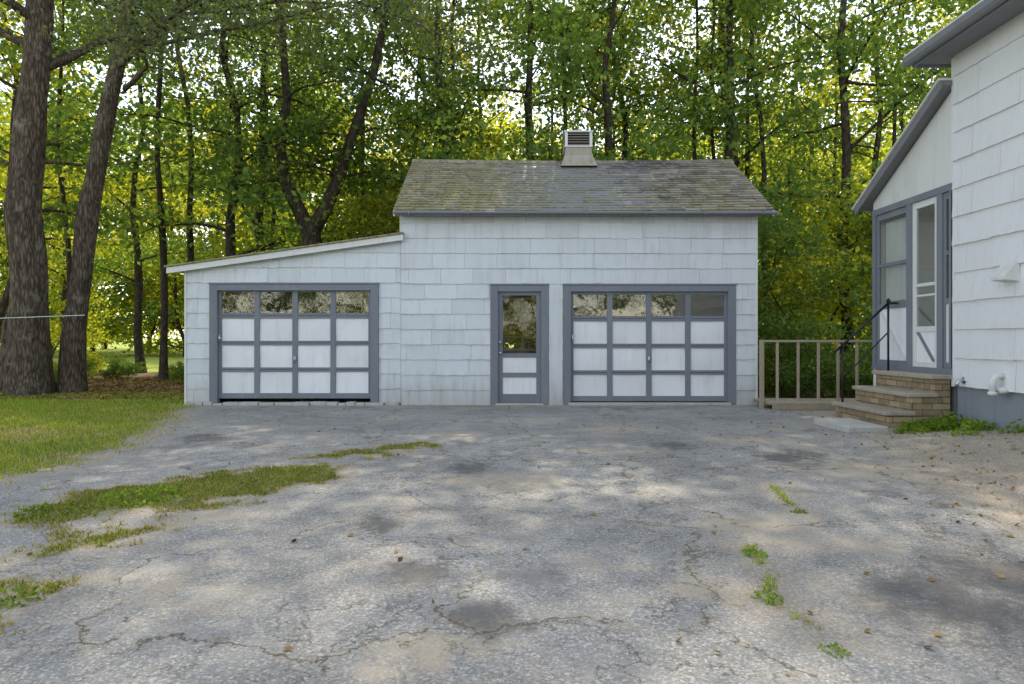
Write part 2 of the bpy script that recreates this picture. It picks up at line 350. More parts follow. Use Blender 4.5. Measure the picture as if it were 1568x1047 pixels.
def clusters(cc,per,spread,flat=.45):
    cc=np.array(cc); n=len(cc); idx=np.repeat(np.arange(n),per); k=len(idx)
    sz=NR.uniform(.6,1.3,n)[idx]
    off=NR.normal(0,1,(k,3))*spread*sz[:,None]; off[:,2]*=flat
    return cc[idx]+off
def branch(mb,p0,az,el,L,r,cc,rnd,depth=0,droop=.15,seg=6,cs=.45):
    pts=[Vector(p0)]; d=Vector((math.cos(az)*math.cos(el),math.sin(az)*math.cos(el),math.sin(el))); n=6
    for i in range(n):
        d=(d+Vector((rnd.gauss(0,.16),rnd.gauss(0,.16),rnd.gauss(0,.1)-droop*.3*i/n))).normalized(); pts.append(pts[-1]+d*L/n)
    mb.tube(pts,[r*(1-.85*i/n) for i in range(n+1)],seg,False)
    for i in range(2 if depth==0 else 1,n+1):
        p=pts[i]
        q=L*cs; k=int(q)+(1 if rnd.random()<q-int(q) else 0)
        for _ in range(k): cc.append((p.x+rnd.gauss(0,.35),p.y+rnd.gauss(0,.35),p.z+rnd.gauss(0,.22)))
        if depth<1 and rnd.random()<.8:
            branch(mb,p,az+rnd.choice([-1,1])*rnd.uniform(.5,1.1),el*.5+rnd.uniform(-.2,.3),L*rnd.uniform(.3,.5),r*.35,cc,rnd,depth+1,droop,5,cs*1.6)
def make_tree(seed,H,r0,cb,cr,nb,per,leaf,path=None,flat=.45,spread=.45,bend=.5,cs=.45,seg=12,flare=1.5):
    rnd=random.Random(seed); mb=MB(); cc=[]
    if path is None:
        n=12; path=[];rad=[];ox=oy=0
        for i in range(n+1):
            path.append((ox,oy,H*i/n)); ox+=rnd.gauss(0,bend*.35); oy+=rnd.gauss(0,bend*.35)
        rad=[r0*(1-.9*(i/n)**1.1) for i in range(n+1)]
    else:
        path=[Vector(p) for p in path]; n=len(path)-1
        rad=[r0*(1-.72*(path[i][2]/H)) for i in range(n+1)]
    path=[Vector(p) for p in path]
    fp=[];fr=[]
    for i in range(len(path)-1):
        for k in range(4):
            f=k/4; fp.append(path[i].lerp(path[i+1],f)); fr.append(rad[i]*(1-f)+rad[i+1]*f)
    fp.append(path[-1]); fr.append(rad[-1])
    for i,p in enumerate(fp):
        fr[i]*=1+(flare-1)*math.exp(-max(p.z,0)/.45)
    fp.insert(0,fp[0]-Vector((0,0,.3))); fr.insert(0,fr[0]*1.1)
    mb.tube(fp,fr,seg,False,.25)
    for b in range(nb):
        f=(b+rnd.random())/nb; z=cb+(H*.97-cb)*f
        j=0
        while j<len(fp)-2 and fp[j+1].z<z:j+=1
        p=fp[j]; prof=math.sin(math.pi*min(1,.25+.72*f))**.8
        L=cr*(.35+.75*prof)*rnd.uniform(.75,1.15)
        branch(mb,p,b*2.4+rnd.uniform(-.5,.5),rnd.uniform(.0,.55)+.35*f,L,min(fr[j]*.45,.04+.015*L),cc,rnd,0,.2,6,cs)
    C=clusters(cc,per,spread,flat)
    return mb.mesh('trunk',True),leaf_mesh('foliage',C,leaf,leaf*.62)
def tree_obj(name,meshes,loc,rot=0,sc=1,bm=None,lm=None,parent=None):
    if parent is None:
        e=empty(name,loc); e.rotation_euler=(0,0,rot); e.scale=(sc,)*3
        par=e
    out=[]
    for nm,me,mat in (('trunk',meshes[0],bm or M_barkd),('foliage',meshes[1],lm or M_leafA)):
        o=bpy.data.objects.new(nm,me); COL.objects.link(o)
        if not me.materials: me.materials.append(None)
        o.material_slots[0].link='OBJECT'; o.material_slots[0].material=mat
        if parent is None: o.parent=par
        else:
            o.parent=parent; o.location=loc; o.rotation_euler=(0,0,rot); o.scale=(sc,)*3
VT=[make_tree(20+i,19.5,.16,4.0,3.4,20,20,.20,cs=.28,spread=.40,bend=.4) for i in range(4)]
VP=[make_tree(30+i,20,.11,9.0,2.2,10,16,.19,cs=.30,spread=.40,seg=8,bend=.3) for i in range(2)]
VS=[make_tree(40+i,5.5,.05,.7,1.6,12,20,.16,cs=.75,spread=.30,flare=1.1,seg=8) for i in range(2)]
VB=[make_tree(50+i,1.5,.02,.15,1.0,10,24,.11,cs=1.3,spread=.18,flare=1.,seg=6) for i in range(2)]
VF=[make_tree(70+i,19,.16,1.0,4.8,26,12,.38,cs=.25,spread=.80,seg=6) for i in range(2)]
print('leaves',[len(m[1].polygons) for m in VT+VP+VS+VB+VF])

# individually visible trees
big1=make_tree(101,19,.40,7.0,6.0,16,20,.13,path=[(0,0,0),(-.05,0,2),(-.15,0,4.2),(-.1,.1,6.2),(.05,.2,8.5),(.1,.3,12),(.4,.3,16),(.6,.3,19)],cs=.28,seg=24,flare=1.3)
tree_obj('maple_tree',big1,(-10.85,15.4,0),bm=M_bark,lm=M_leafC)
big2=make_tree(102,18,.25,8,5.0,14,20,.13,path=[(0,0,0),(.05,0,1.5),(.35,0,4.2),(.9,0,7),(1.5,-.1,9.5),(2.2,-.2,13),(2.6,-.3,18)],cs=.28,seg=20,flare=1.35)
tree_obj('maple_tree',big2,(-10.3,16,0),bm=M_bark,lm=M_leafC)
tree_obj('maple_tree',VT[2],(-12.3,16.6,0),rot=1,sc=1.0,bm=M_bark,lm=M_leafA)
# drooping limb over the lean-to
mb=MB(); cc=[]; rnd=random.Random(5)
for (p,az,el,L) in [((0,0,0),-.28,.10,6.2),((.2,0,.6),-.05,.22,7.2),((.1,0,-.8),-.45,-.02,4.6),((.3,0,1.5),.2,.3,7.5),((0,0,1.2),-.75,.2,5.5),((.1,0,.2),-.15,.0,7.0),((.1,0,.9),-.4,.12,6.8)]:
    branch(mb,p,az,el,L,.06,cc,rnd,0,.35,8,.46)
limb=(mb.mesh('limb',True),leaf_mesh('foliage',clusters(cc,30,.33,.4),.11,.065))
tree_obj('maple_limb',limb,(-9.15,15.95,7.9),bm=M_bark,lm=M_leafC)
# forked tree
mb=MB(); cc=[]; rnd=random.Random(9)
mb.tube([(0,0,-.3),(0,0,1.5),(.05,0,3.6),(.0,0,4.4)],[.36,.30,.26,.25],16,False,.2)
l1=[(0,0,4.2),(-.35,0,4.9),(-.75,0,5.7),(-.85,0,6.6),(-.7,.1,8),(-.9,.2,10.5),(-1.2,.2,14)]; l2=[(0,0,4.2),(.4,0,4.9),(.8,0,5.8),(1.15,0,6.9),(1.7,.1,8.6),(2.2,.1,11),(2.4,0,15)]
for l in (l1,l2):
    mb.tube(l,[.22,.19,.16,.14,.12,.09,.04],12,False,.2)
    for i in range(2,7):
        for k in range(3): branch(mb,l[i],rnd.uniform(0,6.28),rnd.uniform(0,.5),rnd.uniform(2,3.4),.04,cc,rnd,0,.2,6,.26)
fk=(mb.mesh('trunk',True),leaf_mesh('foliage',clusters(cc,20,.40,.45),.18,.11))
tree_obj('forked_oak_tree',fk,(-5.6,19,0))
for (x,y,i,r,s) in [(-8.7,20.5,0,.5,1.0),(-2.2,21.5,3,2.2,1.0),(.6,20,1,1.0,1.0),(3.4,20,2,3.0,.95),(6.6,21,1,4.,1.05),(9.6,19.6,0,5.,1.0),(13.0,17.5,3,.2,.9)]:
    tree_obj('forest_tree',VT[i],(x,y,0),r,s)
forest=empty('distant_forest')
k=0
for row,(Y,step,x0,x1,mat) in enumerate([(25,5.8,-26,26,M_leafA),(31,8,-36,38,M_leafB)]):
    x=x0
    while x<x1:
        rr=random.Random(k*7+row); k+=1
        if not(row==1 and -.50<x/Y<-.40):
            tree_obj('t',VT[rr.randrange(4)],(x+rr.uniform(-1.6,1.6),Y+rr.uniform(-1.6,1.6),-.1),rr.uniform(0,6.28),rr.uniform(.9,1.15),lm=(M_leafB if rr.random()<.5 else mat),parent=forest)
        x+=step
for i in range(26):
    rr=random.Random(5000+i); y=rr.uniform(21,32); x=rr.uniform(-.72,.62)*y
    tree_obj('p',VP[i%2],(x,y,-.1),rr.uniform(0,6.28),rr.uniform(.85,1.1),lm=M_leafB if i%2 else M_leafA,parent=forest)
for Y,step,w_ in ((50,5.4,52),(60,6.0,62),(72,7.0,72)):
    x=-w_
    while x<w_:
        rr=random.Random(k*11); k+=1
        tree_obj('f',VF[k%2],(x+rr.uniform(-2,2),Y+rr.uniform(-3,3),-.5),rr.uniform(0,6.28),rr.uniform(.8,1.15)*(Y/52)**.8,lm=M_leafB if rr.random()<.85 else M_leafA,parent=forest); x+=step
under=empty('forest_understory')
for i in range(40):
    rr=random.Random(900+i); x=rr.uniform(-30,26); y=rr.uniform(18.5,33)
    if x/y<-.40 and rr.random()<.85: continue
    tree_obj('s',VS[i%2],(x,y,-.1),rr.uniform(0,6.28),rr.uniform(.8,1.5),lm=(M_leafB if rr.random()<.7 else M_leafA),parent=under)
for (x,y,s) in [(7.0,16.6,.8),(9.9,17.2,1.0)]:
    tree_obj('s',VS[0],(x,y,-.1),x*3,s,lm=M_leafA,parent=under)
shr=empty('forest_shrubs')
for i in range(56):
    rr=random.Random(300+i); x=rr.uniform(-26,-5.5) if i<40 else rr.uniform(5.0,13); y=rr.uniform(17.5,24) if i<40 else rr.uniform(14.2,19)
    tree_obj('b',VB[i%2],(x,y,-.05),rr.uniform(0,6.28),rr.uniform(.22,.45) if i<40 else rr.uniform(.3,.75),lm=(M_leafB if rr.random()<.5 else M_leafA),parent=shr)
back=empty('roadside_trees')
for i in range(12):
    rr=random.Random(60+i); tree_obj('r',VF[i%2],(-24+i*4.4+rr.uniform(-1,1),-26+rr.uniform(-2,2),-.5),rr.uniform(0,6),.62,lm=M_leafA if i%3 else M_leafB,parent=back)

# ------------------------------------------------------------------ siding
def siding(mb,u0,u1,z0,z1,course,mapf,openings=(),ztop=None,sw=.62,lap=.016,seed=1,wave=.005,zoff=0):
    rnd=random.Random(seed); z=z0; ci=0
    while z<z1-.02:
        zt=min(z+course,z1); off=rnd.uniform(0,sw)
        cuts=[u0];x=u0+off
        while x<u1-.06:
            if x>u0+.06: cuts.append(x)
            x+=sw*rnd.choice([1,1,1,.98])
        cuts.append(u1)
        base=list(cuts)
        for o in openings:
            if o[2]<zt and o[3]>z:
                for e in o[:2]:
                    if u0<e<u1: cuts.append(e)
        cuts=sorted(set(cuts))
        dz=0;lp=lap
        for a,b in zip(cuts[:-1],cuts[1:]):
            if b-a<.01: continue
            if a in base: dz=rnd.gauss(0,.0035); lp=lap*rnd.uniform(.7,1.3)
            zb=z+dz; m=(a+b)/2; skip=False
            for o in openings:
                if o[0]<=m<=o[1] and o[2]<zt and o[3]>zb:
                    if o[3]>=zt-.01: skip=True
                    else: zb=max(zb,o[3]-.02)
            if skip: continue
            g=.0018; aa=a+g;bb=b-g; n=max(1,int((bb-aa)/.05)); top=[];bot=[]
            for i in range(n+1):
                u=aa+(bb-aa)*i/n; tz=zt+.012
                if ztop: tz=min(tz,ztop(u))
                wz=zb+wave*(rnd.random()-.5)*1.6+wave*.6*math.sin(u*23+ci)
                top.append((u,tz));bot.append((u,wz))
            chain=False
            for i in range(n):
                (ua,ta),(ub,tb)=top[i],top[i+1]; (_,ba),(_,bb2)=bot[i],bot[i+1]
                if ta<=ba+.01 or tb<=bb2+.01: continue
                k=len(mb.v)
                if not chain:
                    mb.v+=[mapf(ua,ta,.001),mapf(ua,ba,lp),mapf(ua,ba,0)]; k0=k; k+=3
                    mb.f.append((k0,k0+2,k0+1))
                else: k0=last
                mb.v+=[mapf(ub,tb,.001),mapf(ub,bb2,lp),mapf(ub,bb2,0)]
                mb.f+=[(k0,k0+1,k+1,k),(k0+1,k0+2,k+2,k+1)]
                if i==n-1: mb.f.append((k,k+1,k+2))
                last=k; chain=True
        z+=course; ci+=1

# ------------------------------------------------------------------ garage
G=empty('garage')
Y0=13.06; LX=-6.24; MX0=-2.09; MX1=4.66; YB=17.44
def gz(x,a=(-6.49,2.62),b=(-2.09,3.24)): return a[1]+(x-a[0])*(b[1]-a[1])/(b[0]-a[0])
DL=(-5.775,-2.55,-1,2.31); DM=(-.4125,.70,-1,2.29); DR=(.975,4.275,-1,2.29)
mb=MB(); fr=lambda yy:(lambda u,z,o:(u,yy-o,z))
siding(mb,MX0-.03,MX1,.0,3.70,.29,fr(Y0-.012),[DM,DR],seed=3,lap=.024,wave=.006)
siding(mb,LX,MX0-.035,.02,3.3,.29,fr(Y0+.012),[DL],ztop=lambda u:gz(u)-.05,seed=4,lap=.022,wave=.006)
sr=lambda u,z,o:(MX1+o,u,z)
siding(mb,Y0,YB,.0,3.6,.29,sr,seed=5)
sl=lambda u,z,o:(LX-o,u,z)
siding(mb,Y0,YB,.0,2.6,.29,sl,seed=6)
place('siding',mb.mesh('siding'),M_siding,G)
# backing walls
A=Y0+.014;B=Y0+.10
bk=[(DM[1],DR[0],A,B,0,2.29),(MX0,DM[0],A,B,0,2.29),(DR[1],MX1-.002,A,B,0,2.29),(MX0,MX1-.002,A,B,2.2905,3.72),
    (LX+.002,DL[0],A,B,0,2.31),(DL[1],MX0-.002,A,B,0,2.31)]
bx('wall_backing',bk,M_greyd,G,0)
mb=MB()
mb.prism([(LX+.002,A,2.3105),(MX0-.002,A,2.3105),(MX0-.002,A,gz(MX0)-.04),(LX+.002,A,gz(LX)-.04)],(0,B-A,0))
mb.prism([(MX1-.09,B,0),(MX1-.09,YB,0),(MX1-.09,YB,3.72),(MX1-.09,15.25,5.2),(MX1-.09,B,3.72)],(.088,0,0))
mb.prism([(MX0,B,2.6),(MX0,YB,2.6),(MX0,YB,3.72),(MX0,15.25,5.2),(MX0,B,3.72)],(.08,0,0))
mb.box(LX+.002,LX+.08,B,YB,0,2.6)
# back wall with window hole
w=(-.22,.78,1.0,2.3)
mb.box(LX+.08,w[0],YB-.1,YB,0,2.6); mb.box(w[1],MX1-.09,YB-.1,YB,0,3.7); mb.box(w[0],w[1],YB-.1,YB,0,w[2]); mb.box(MX0+.08,w[1],YB-.1,YB,2.601,3.7)
mb.box(w[0],w[1],YB-.1,YB,w[3],2.6)
place('walls',mb.mesh('walls'),M_dark,G)
bx('back_window_muntins',[(w[0],w[1],YB-.13,YB-.1,w[2]+i*.325-.03,w[2]+i*.325+.03) for i in range(5)]+[(w[0]+.5*i-.03,w[0]+.5*i+.03,YB-.135,YB-.101,w[2],w[3]) for i in range(3)],M_trimw,G)
bx('floor',(LX+.1,MX1-.1,B,YB-.1,.0,.03),M_conc,G,0)
bx('corner_boards',[(MX1-.004,MX1+.03,Y0-.035,Y0+.05,0,3.62),(MX0-.055,MX0-.031,Y0-.030,Y0+.02,gz(MX0)-.1,3.62),(LX-.022,LX+.012,Y0-.018,Y0+.05,0,2.58)],M_trimw,G)
# frames
def frame(o,nm,w=.15):
    y0=Y0-.045;y1=Y0+.09
    bx(nm,[(o[0],o[0]+w,y0,y1,.0,o[3]),(o[1]-w,o[1],y0,y1,.0,o[3]),(o[0]+w,o[1]-w,y0+.002,y1,o[3]-.12,o[3]),(o[0]-.01,o[1]+.01,y0-.012,y0+.03,o[3]+.001,o[3]+.03)],M_grey,G,.005)
frame(DL,'garage_door_frame');frame(DM,'entry_door_frame',.145);frame(DR,'garage_door_frame')
def gdoor(o,zs,name,handle):
    e=empty(name); e.parent=G
    x0=o[0]+.15;x1=o[1]-.15; zt=o[3]-.12; yf=Y0+.03
    W=x1-x0; st=.055; mu=.105; n=4; pw=(W-2*st-3*mu)/4
    cols=[(x0+st+i*(pw+mu),x0+st+i*(pw+mu)+pw) for i in range(4)]
    b=[(x0,x0+st,yf,yf+.045,zs[-1][0]-.10,zt),(x1-st,x1,yf,yf+.045,zs[-1][0]-.10,zt)]
    for i in range(3): b.append((cols[i][1],cols[i+1][0],yf+.001,yf+.044,zs[-1][0]-.10,zt))
    hz=[zt]+[q for z in zs for q in (z[1],z[0])]+[zs[-1][0]-.10]
    for c in cols:
        for i in range(0,len(hz),2):
            if 0<i<len(hz)-2:
                m=(hz[i]+hz[i+1])/2
                b.append((c[0],c[1],yf+.002,yf+.043,m+.003,hz[i])); b.append((c[0],c[1],yf+.002,yf+.043,hz[i+1],m-.003))
            else: b.append((c[0],c[1],yf+.002,yf+.043,hz[i+1],hz[i]))
    bx('stiles_and_rails',b,M_grey,e,.003)
    mb=MB()
    for zi,z in enumerate(zs[1:]):
        for c in cols:
            n0=len(mb.v); N=6; amp=R.uniform(-.016,.016); ph=R.uniform(0,6)
            for j in range(N+1):
                for i in range(N+1):
                    u=i/N;v=j/N
                    mb.v.append((c[0]-.004+(c[1]-c[0]+.008)*u, yf+.026+amp*math.sin(math.pi*u)*math.sin(math.pi*v)+.005*math.sin(ph+u*5+v*3), z[0]-.004+(z[1]-z[0]+.008)*v))
            for j in range(N):
                for i in range(N):
                    a=n0+j*(N+1)+i; mb.f.append((a,a+1,a+N+2,a+N+1))
    place('panels',mb.mesh('panels',True),M_white,e)
    mb=MB()
    for c in cols: mb.poly([(c[0]-.003,yf+.025,zs[0][0]-.003),(c[1]+.003,yf+.025,zs[0][0]-.003),(c[1]+.003,yf+.025,zs[0][1]+.003),(c[0]-.003,yf+.025,zs[0][1]+.003)])
    place('window_panes',mb.mesh('window_panes'),M_glass,e)
    mb=MB()
    hx=x0+.03; hzz=1.28
    mb.tube([(hx,yf,hzz),(hx,yf-.04,hzz)],[.03,.022],10); mb.tube([(hx,yf-.04,hzz+.07),(hx,yf-.05,hzz),(hx,yf-.04,hzz-.07)],[.012,.014,.012],8)
    hx=(cols[handle][1]+ (cols[handle+1][0] if handle<3 else x1))/2; hzz=.88
    mb.box(hx-.02,hx+.02,yf-.02,yf,hzz-.06,hzz+.06); mb.tube([(hx,yf-.01,hzz+.05),(hx,yf-.05,hzz+.03),(hx,yf-.05,hzz-.03),(hx,yf-.01,hzz-.05)],[.008]*4,8)
    place('latches',mb.mesh('latches',True),M_metal,e)
zr=[(1.705,2.115),(1.175,1.605),(.665,1.09),(.17,.58)]
gdoor(DR,zr,'overhead_garage_door',1)
gdoor(DL,[(a+.055,b+.055) for a,b in zr],'overhead_garage_door',1)
# entry door
e=empty('entry_door'); e.parent=G; x0,x1=DM[0]+.145,DM[1]-.145; yf=Y0+.02
bx('door_stiles',[(x0,x0+.09,yf,yf+.045,.04,2.17),(x1-.09,x1,yf,yf+.045,.04,2.17)]+[(x0+.09,x1-.09,yf+.001,yf+.044,a,b) for a,b in ((2.10,2.17),(.91,.99),(.53,.62),(.04,.21))],M_grey,e)
bx('door_panels',[(x0+.085,x1-.085,yf+.02,yf+.04,.615,.915),(x0+.085,x1-.085,yf+.02,yf+.04,.205,.535)],M_white,e)
mb=MB(); mb.poly([(x0+.085,yf+.02,.985),(x1-.085,yf+.02,.985),(x1-.085,yf+.02,2.105),(x0+.085,yf+.02,2.105)]); place('door_glass',mb.mesh('door_glass'),M_glassd,e)
mb=MB()
for zz in (1.2,1.0): mb.tube([(x0+.045,yf,zz),(x0+.045,yf-.02,zz),(x0+.045,yf-.05,zz),(x0+.045,yf-.065,zz)],[.02,.014,.028,.015],12)
place('door_knob',mb.mesh('door_knob',True),M_metal,e)
bx('mullion_trim',(DM[1]+.012,DR[0]-.012,Y0-.04,Y0+.01,.02,2.28),M_siding,G)
# stone sills
mb=MB()
x=-6.2
while x<-2.2:
    w_=R.uniform(.15,.4); mb.box(x,x+w_-.015,Y0-.10+R.uniform(-.03,.02),Y0+.09,-.05,.055+R.uniform(-.02,.02)); x+=w_
place('stone_sill',mb.mesh('stone_sill'),M_slab,G,.012)
bx('concrete_sill',[(DR[0]+.1,DR[1]-.1,Y0-.08,Y0+.09,-.05,.05),(DM[0]+.1,DM[1]-.1,Y0-.06,Y0+.09,-.05,.036)],M_slab,G,.01)
# main roof
RX0,RX1=-2.22,4.90; E=(12.74,3.70); RG=(15.25,5.27)
sag=lambda x:-.035*math.sin(math.pi*(x-RX0)/(RX1-RX0))
mb=MB()
for s in (0,1):
    ye=E[0] if s==0 else 30.5-E[0]
    mb.prism([(RX0+.03,ye,E[1]-.10),(RX0+.03,15.25,RG[1]-.10),(RX0+.03,15.25,RG[1]-.04),(RX0+.03,ye,E[1]-.04)],(RX1-RX0-.06,0,0))
place('roof_deck',mb.mesh('roof_deck'),M_greyd,G)
mb=MB(); sl_=math.hypot(RG[0]-E[0],RG[1]-E[1]); dy=(RG[0]-E[0])/sl_; dz=(RG[1]-E[1])/sl_
rows=22; ex=sl_/rows
for side in (1,-1):
    for r in range(rows):
        x=RX0-R.uniform(0,.25)
        while x<RX1:
            w_=.30*R.uniform(.97,1.03); a=max(x,RX0)+.004;b=min(x+w_,RX1)-.004; x+=w_
            if b-a<.02: continue
            s0=r*ex-R.uniform(0,.018); s1=min((r+1)*ex+.03,sl_); th=.015+R.uniform(0,.012); cu=R.uniform(0,.014) 
            def P(u,s,o):
                yy=E[0]+dy*s-dz*o; zz=E[1]+dz*s+dy*o+sag(u)
                return (u,yy if side==1 else 30.5-yy,zz)
            k=len(mb.v)
            mb.v+=[P(a,s0,th+cu-.022),P(b,s0,th-.022+R.uniform(0,.010)),P(b,s1,.002-.022),P(a,s1,.002-.022),P(a,s0,-.03),P(b,s0,-.03),P(a,s1,-.03),P(b,s1,-.03)]
            mb.f+=[(k,k+1,k+2,k+3),(k,k+4,k+5,k+1),(k+4,k,k+3,k+6),(k+1,k+5,k+7,k+2)]
place('roof_shingles',mb.mesh('roof_shingles'),M_roof,G)
mb=MB(); x=RX0
while x<RX1-.05:
    z=RG[1]+sag(x)-.002+R.uniform(0,.012); x2=min(x+.2,RX1)
    mb.prism([(x,15.10,z-.088),(x,15.25,z+.012),(x,15.40,z-.088),(x,15.40,z-.10),(x,15.25,z-.0),(x,15.10,z-.10)],(x2-x+.01,0,0)); x+=.2
place('ridge_caps',mb.mesh('ridge_caps'),M_roof,G)
bx('eave_fascia',[(RX0+.02,RX1-.02,E[0]+.015,E[0]+.045,E[1]-.13,E[1]-.035),(MX0,MX1,E[0]+.05,Y0-.03,E[1]-.10,E[1]-.085)],M_greyd,G,.004)
mb=MB(); mb.tube([(RX0,E[0]-.03,E[1]-.075),(RX1+.03,E[0]-.03,E[1]-.085)],[.028,.028],10); mb.tube([(RX1+.03,E[0]-.03,E[1]-.085),(RX1+.06,E[0]-.03,E[1]-.12)],[.04,.035],10)
for gx in np.arange(RX0+.3,RX1,1.1): mb.box(gx-.01,gx+.01,E[0]-.062,E[0]+.02,E[1]-.12,E[1]-.03)
place('eave_gutter',mb.mesh('eave_gutter'),M_greyd,G)
mb=MB()
for xx in (RX0,RX1-.03):
    mb.prism([(xx,E[0]+.01,E[1]-.14),(xx,15.25,RG[1]-.15),(xx,15.25,RG[1]-.035),(xx,E[0]+.01,E[1]-.032)],(.03,0,0))
place('rake_boards',mb.mesh('rake_boards'),M_trimw,G)
# lean-to roof
mb=MB(); yf=12.93
def slab(x0,z0,x1,z1,y0,y1,th): mb.prism([(x0,y0,z0-th),(x1,y0,z1-th),(x1,y0,z1),(x0,y0,z0)],(0,y1-y0,0))
slab(-6.52,2.615,-2.06,3.245,yf+.025,YB+.15,.04)
place('lean_to_roof_deck',mb.mesh('d'),M_greyd,G)
mb=MB(); slab(-6.55,2.62,-2.06,3.255,yf,yf+.024,.115); place('lean_to_fascia',mb.mesh('f'),M_trimw,G,.004)
mb=MB(); slab(-6.58,2.655,-2.06,3.292,yf-.03,YB+.18,.034); place('lean_to_roofing',mb.mesh('r'),M_roof,G,.004)
# ventilator
C=empty('roof_ventilator'); C.parent=G
cx0,cx1=1.16,1.76; cy0,cy1=14.95,15.55
mb=MB(); 
b0=[(cx0-.10,cy0-.14,5.03),(cx1+.10,cy0-.14,5.03),(cx1+.10,cy1+.14,5.03),(cx0-.10,cy1+.14,5.03)]
def loft(r0,r1):
    n=len(mb.v); mb.v+=r0+r1; mb.f+=[(n+i,n+(i+1)%4,n+4+(i+1)%4,n+4+i) for i in range(4)]+[(n+4,n+5,n+6,n+7)]
r1=[(cx0+.0,cy0,5.30),(cx1,cy0,5.30),(cx1,cy1,5.30),(cx0,cy1,5.30)]; r2=[(cx0+.02,cy0+.02,5.50),(cx1-.02,cy0+.02,5.50),(cx1-.02,cy1-.02,5.50),(cx0+.02,cy1-.02,5.50)]
loft(b0,r1); loft(r1,r2); place('ventilator_base',mb.mesh('b'),M_conc,C,.006)
bx('ventilator_frame',[(cx0,cx0+.06,cy0,cy0+.06,5.5,5.80),(cx1-.06,cx1,cy0,cy0+.06,5.5,5.80),(cx0,cx0+.06,cy1-.06,cy1,5.5,5.80),(cx1-.06,cx1,cy1-.06,cy1,5.5,5.80),
  (cx0-.02,cx1+.02,cy0-.02,cy1+.02,5.801,5.835),(cx0-.01,cx1+.01,cy0-.01,cy1+.01,5.475,5.505)],M_trimw,C)
mb=MB()
for i in range(5):
    z=5.515+i*.056
    mb.prism([(cx0+.06,cy0+.002,z),(cx0+.06,cy0+.052,z+.030),(cx0+.06,cy0+.052,z+.042),(cx0+.06,cy0+.002,z+.018)],(cx1-cx0-.12,0,0))
    mb.prism([(cx0+.005,cy0+.06,z),(cx0+.045,cy0+.06,z+.035),(cx0+.05,cy0+.06,z+.045),(cx0+.005,cy0+.06,z+.012)],(0,cy1-cy0-.12,0))
    mb.prism([(cx1-.005,cy0+.06,z),(cx1-.045,cy0+.06,z+.035),(cx1-.05,cy0+.06,z+.045),(cx1-.005,cy0+.06,z+.012)],(0,cy1-cy0-.12,0))
place('louvres',mb.mesh('l'),M_slat,C)
bx('vent_core',(cx0+.08,cx1-.08,cy0+.08,cy1-.08,5.5,5.79),M_louv,C,0)
mb=MB(); mb.tube([(1.42,15.25,5.83),(1.42,15.25,6.4)],[.012,.008],8); place('finial_rod',mb.mesh('rod'),M_iron,C)

# ------------------------------------------------------------------ house
H=empty('white_house'); XW=6.15; YC=9.5
mb=MB(); hx=lambda u,z,o:(XW-o,u,z)
siding(mb,0.5,YC,.61,5.2,.39,hx,seed=12,sw=.75,lap=.030,wave=.003)
hb=lambda u,z,o:(u,YC+o,z)
siding(mb,XW,11,.61,5.2,.39,hb,seed=13,sw=.75,lap=.022,wave=.003)
place('siding',mb.mesh('siding'),M_house,H)
bx('walls',(XW+.002,11,.5,YC-.002,.61,5.2),M_house,H,0)
bx('foundation',(XW+.03,11,.5,YC-.03,-.1,.609),M_found,H,0)
bx('corner_board',(XW-.02,XW+.05,YC-.035,YC+.03,.60,5.17),M_house,H)
bx('soffit',[(5.76,XW-.025,.3,YC+.25,5.18,5.195),(XW-.03,11,YC+.03,YC+.25,5.18,5.195)],M_greyd,H)
bx('fascia',[(5.73,5.76,.3,YC+.28,5.14,5.29),(5.76,11,YC+.251,YC+.28,5.14,5.29)],M_greyd,H)
mb=MB(); mb.prism([(5.62,.2,5.30),(5.62,.2,5.21),(5.65,.2,5.17),(5.70,.2,5.165),(5.728,.2,5.18),(5.728,.2,5.30)],(0,YC+.12,0)); place('gutter',mb.mesh('g'),M_greyd,H,.003)
mb=MB(); mb.prism([(5.64,.2,5.305),(9,.2,7.0),(9,.2,7.05),(5.64,.2,5.335)],(0,YC+.12,0)); mb.prism([(9,.2,7.0),(12.5,.2,5.225),(12.5,.2,5.26),(9,.2,7.05)],(0,YC+.12,0)); place('roof',mb.mesh('r'),M_trimw,H)
# porch
PY1=11.62
zr_=lambda y:4.86-(y-9.5)*(4.86-3.60)/(11.75-9.5)
mb=MB(); mb.prism([(XW+.001,YC+.05,3.42),(XW+.001,PY1,3.42),(XW+.001,PY1,zr_(PY1)-.1),(XW+.001,YC+.05,zr_(YC+.05)-.1)],(.08,0,0))
mb.box(XW,9.5,PY1-.08,PY1,.2,zr_(PY1)-.12)
place('porch_gable_wall',mb.mesh('w'),M_trimw,H)
mb=MB(); mb.prism([(5.99,YC+.0,zr_(YC)-.06),(5.99,11.86,zr_(11.86)-.06),(5.99,11.86,zr_(11.86)),(5.99,YC,zr_(YC))],(3.5,0,0)); place('porch_roof_deck',mb.mesh('x'),M_greyd,H)
mb=MB(); mb.prism([(5.96,YC+.0,zr_(YC)-.12),(5.96,11.88,zr_(11.88)-.12),(5.96,11.88,zr_(11.88)+.005),(5.96,YC,zr_(YC)+.005)],(.028,0,0)); place('porch_rake_board',mb.mesh('x'),M_greyd,H,.004)
mb=MB(); mb.prism([(5.93,YC-.0,zr_(YC)+.006),(5.93,11.92,zr_(11.92)+.006),(5.93,11.92,zr_(11.92)+.035),(5.93,YC,zr_(YC)+.035)],(3.6,0,0)); place('porch_roofing',mb.mesh('x'),M_trimw,H,.003)
bx('porch_base',(XW+.05,9.5,YC+.05,PY1-.01,-.1,.80),M_found,H,0)
gy=[(11.52,11.62),(10.50,10.62),(9.74,9.86),(9.50,9.58)]
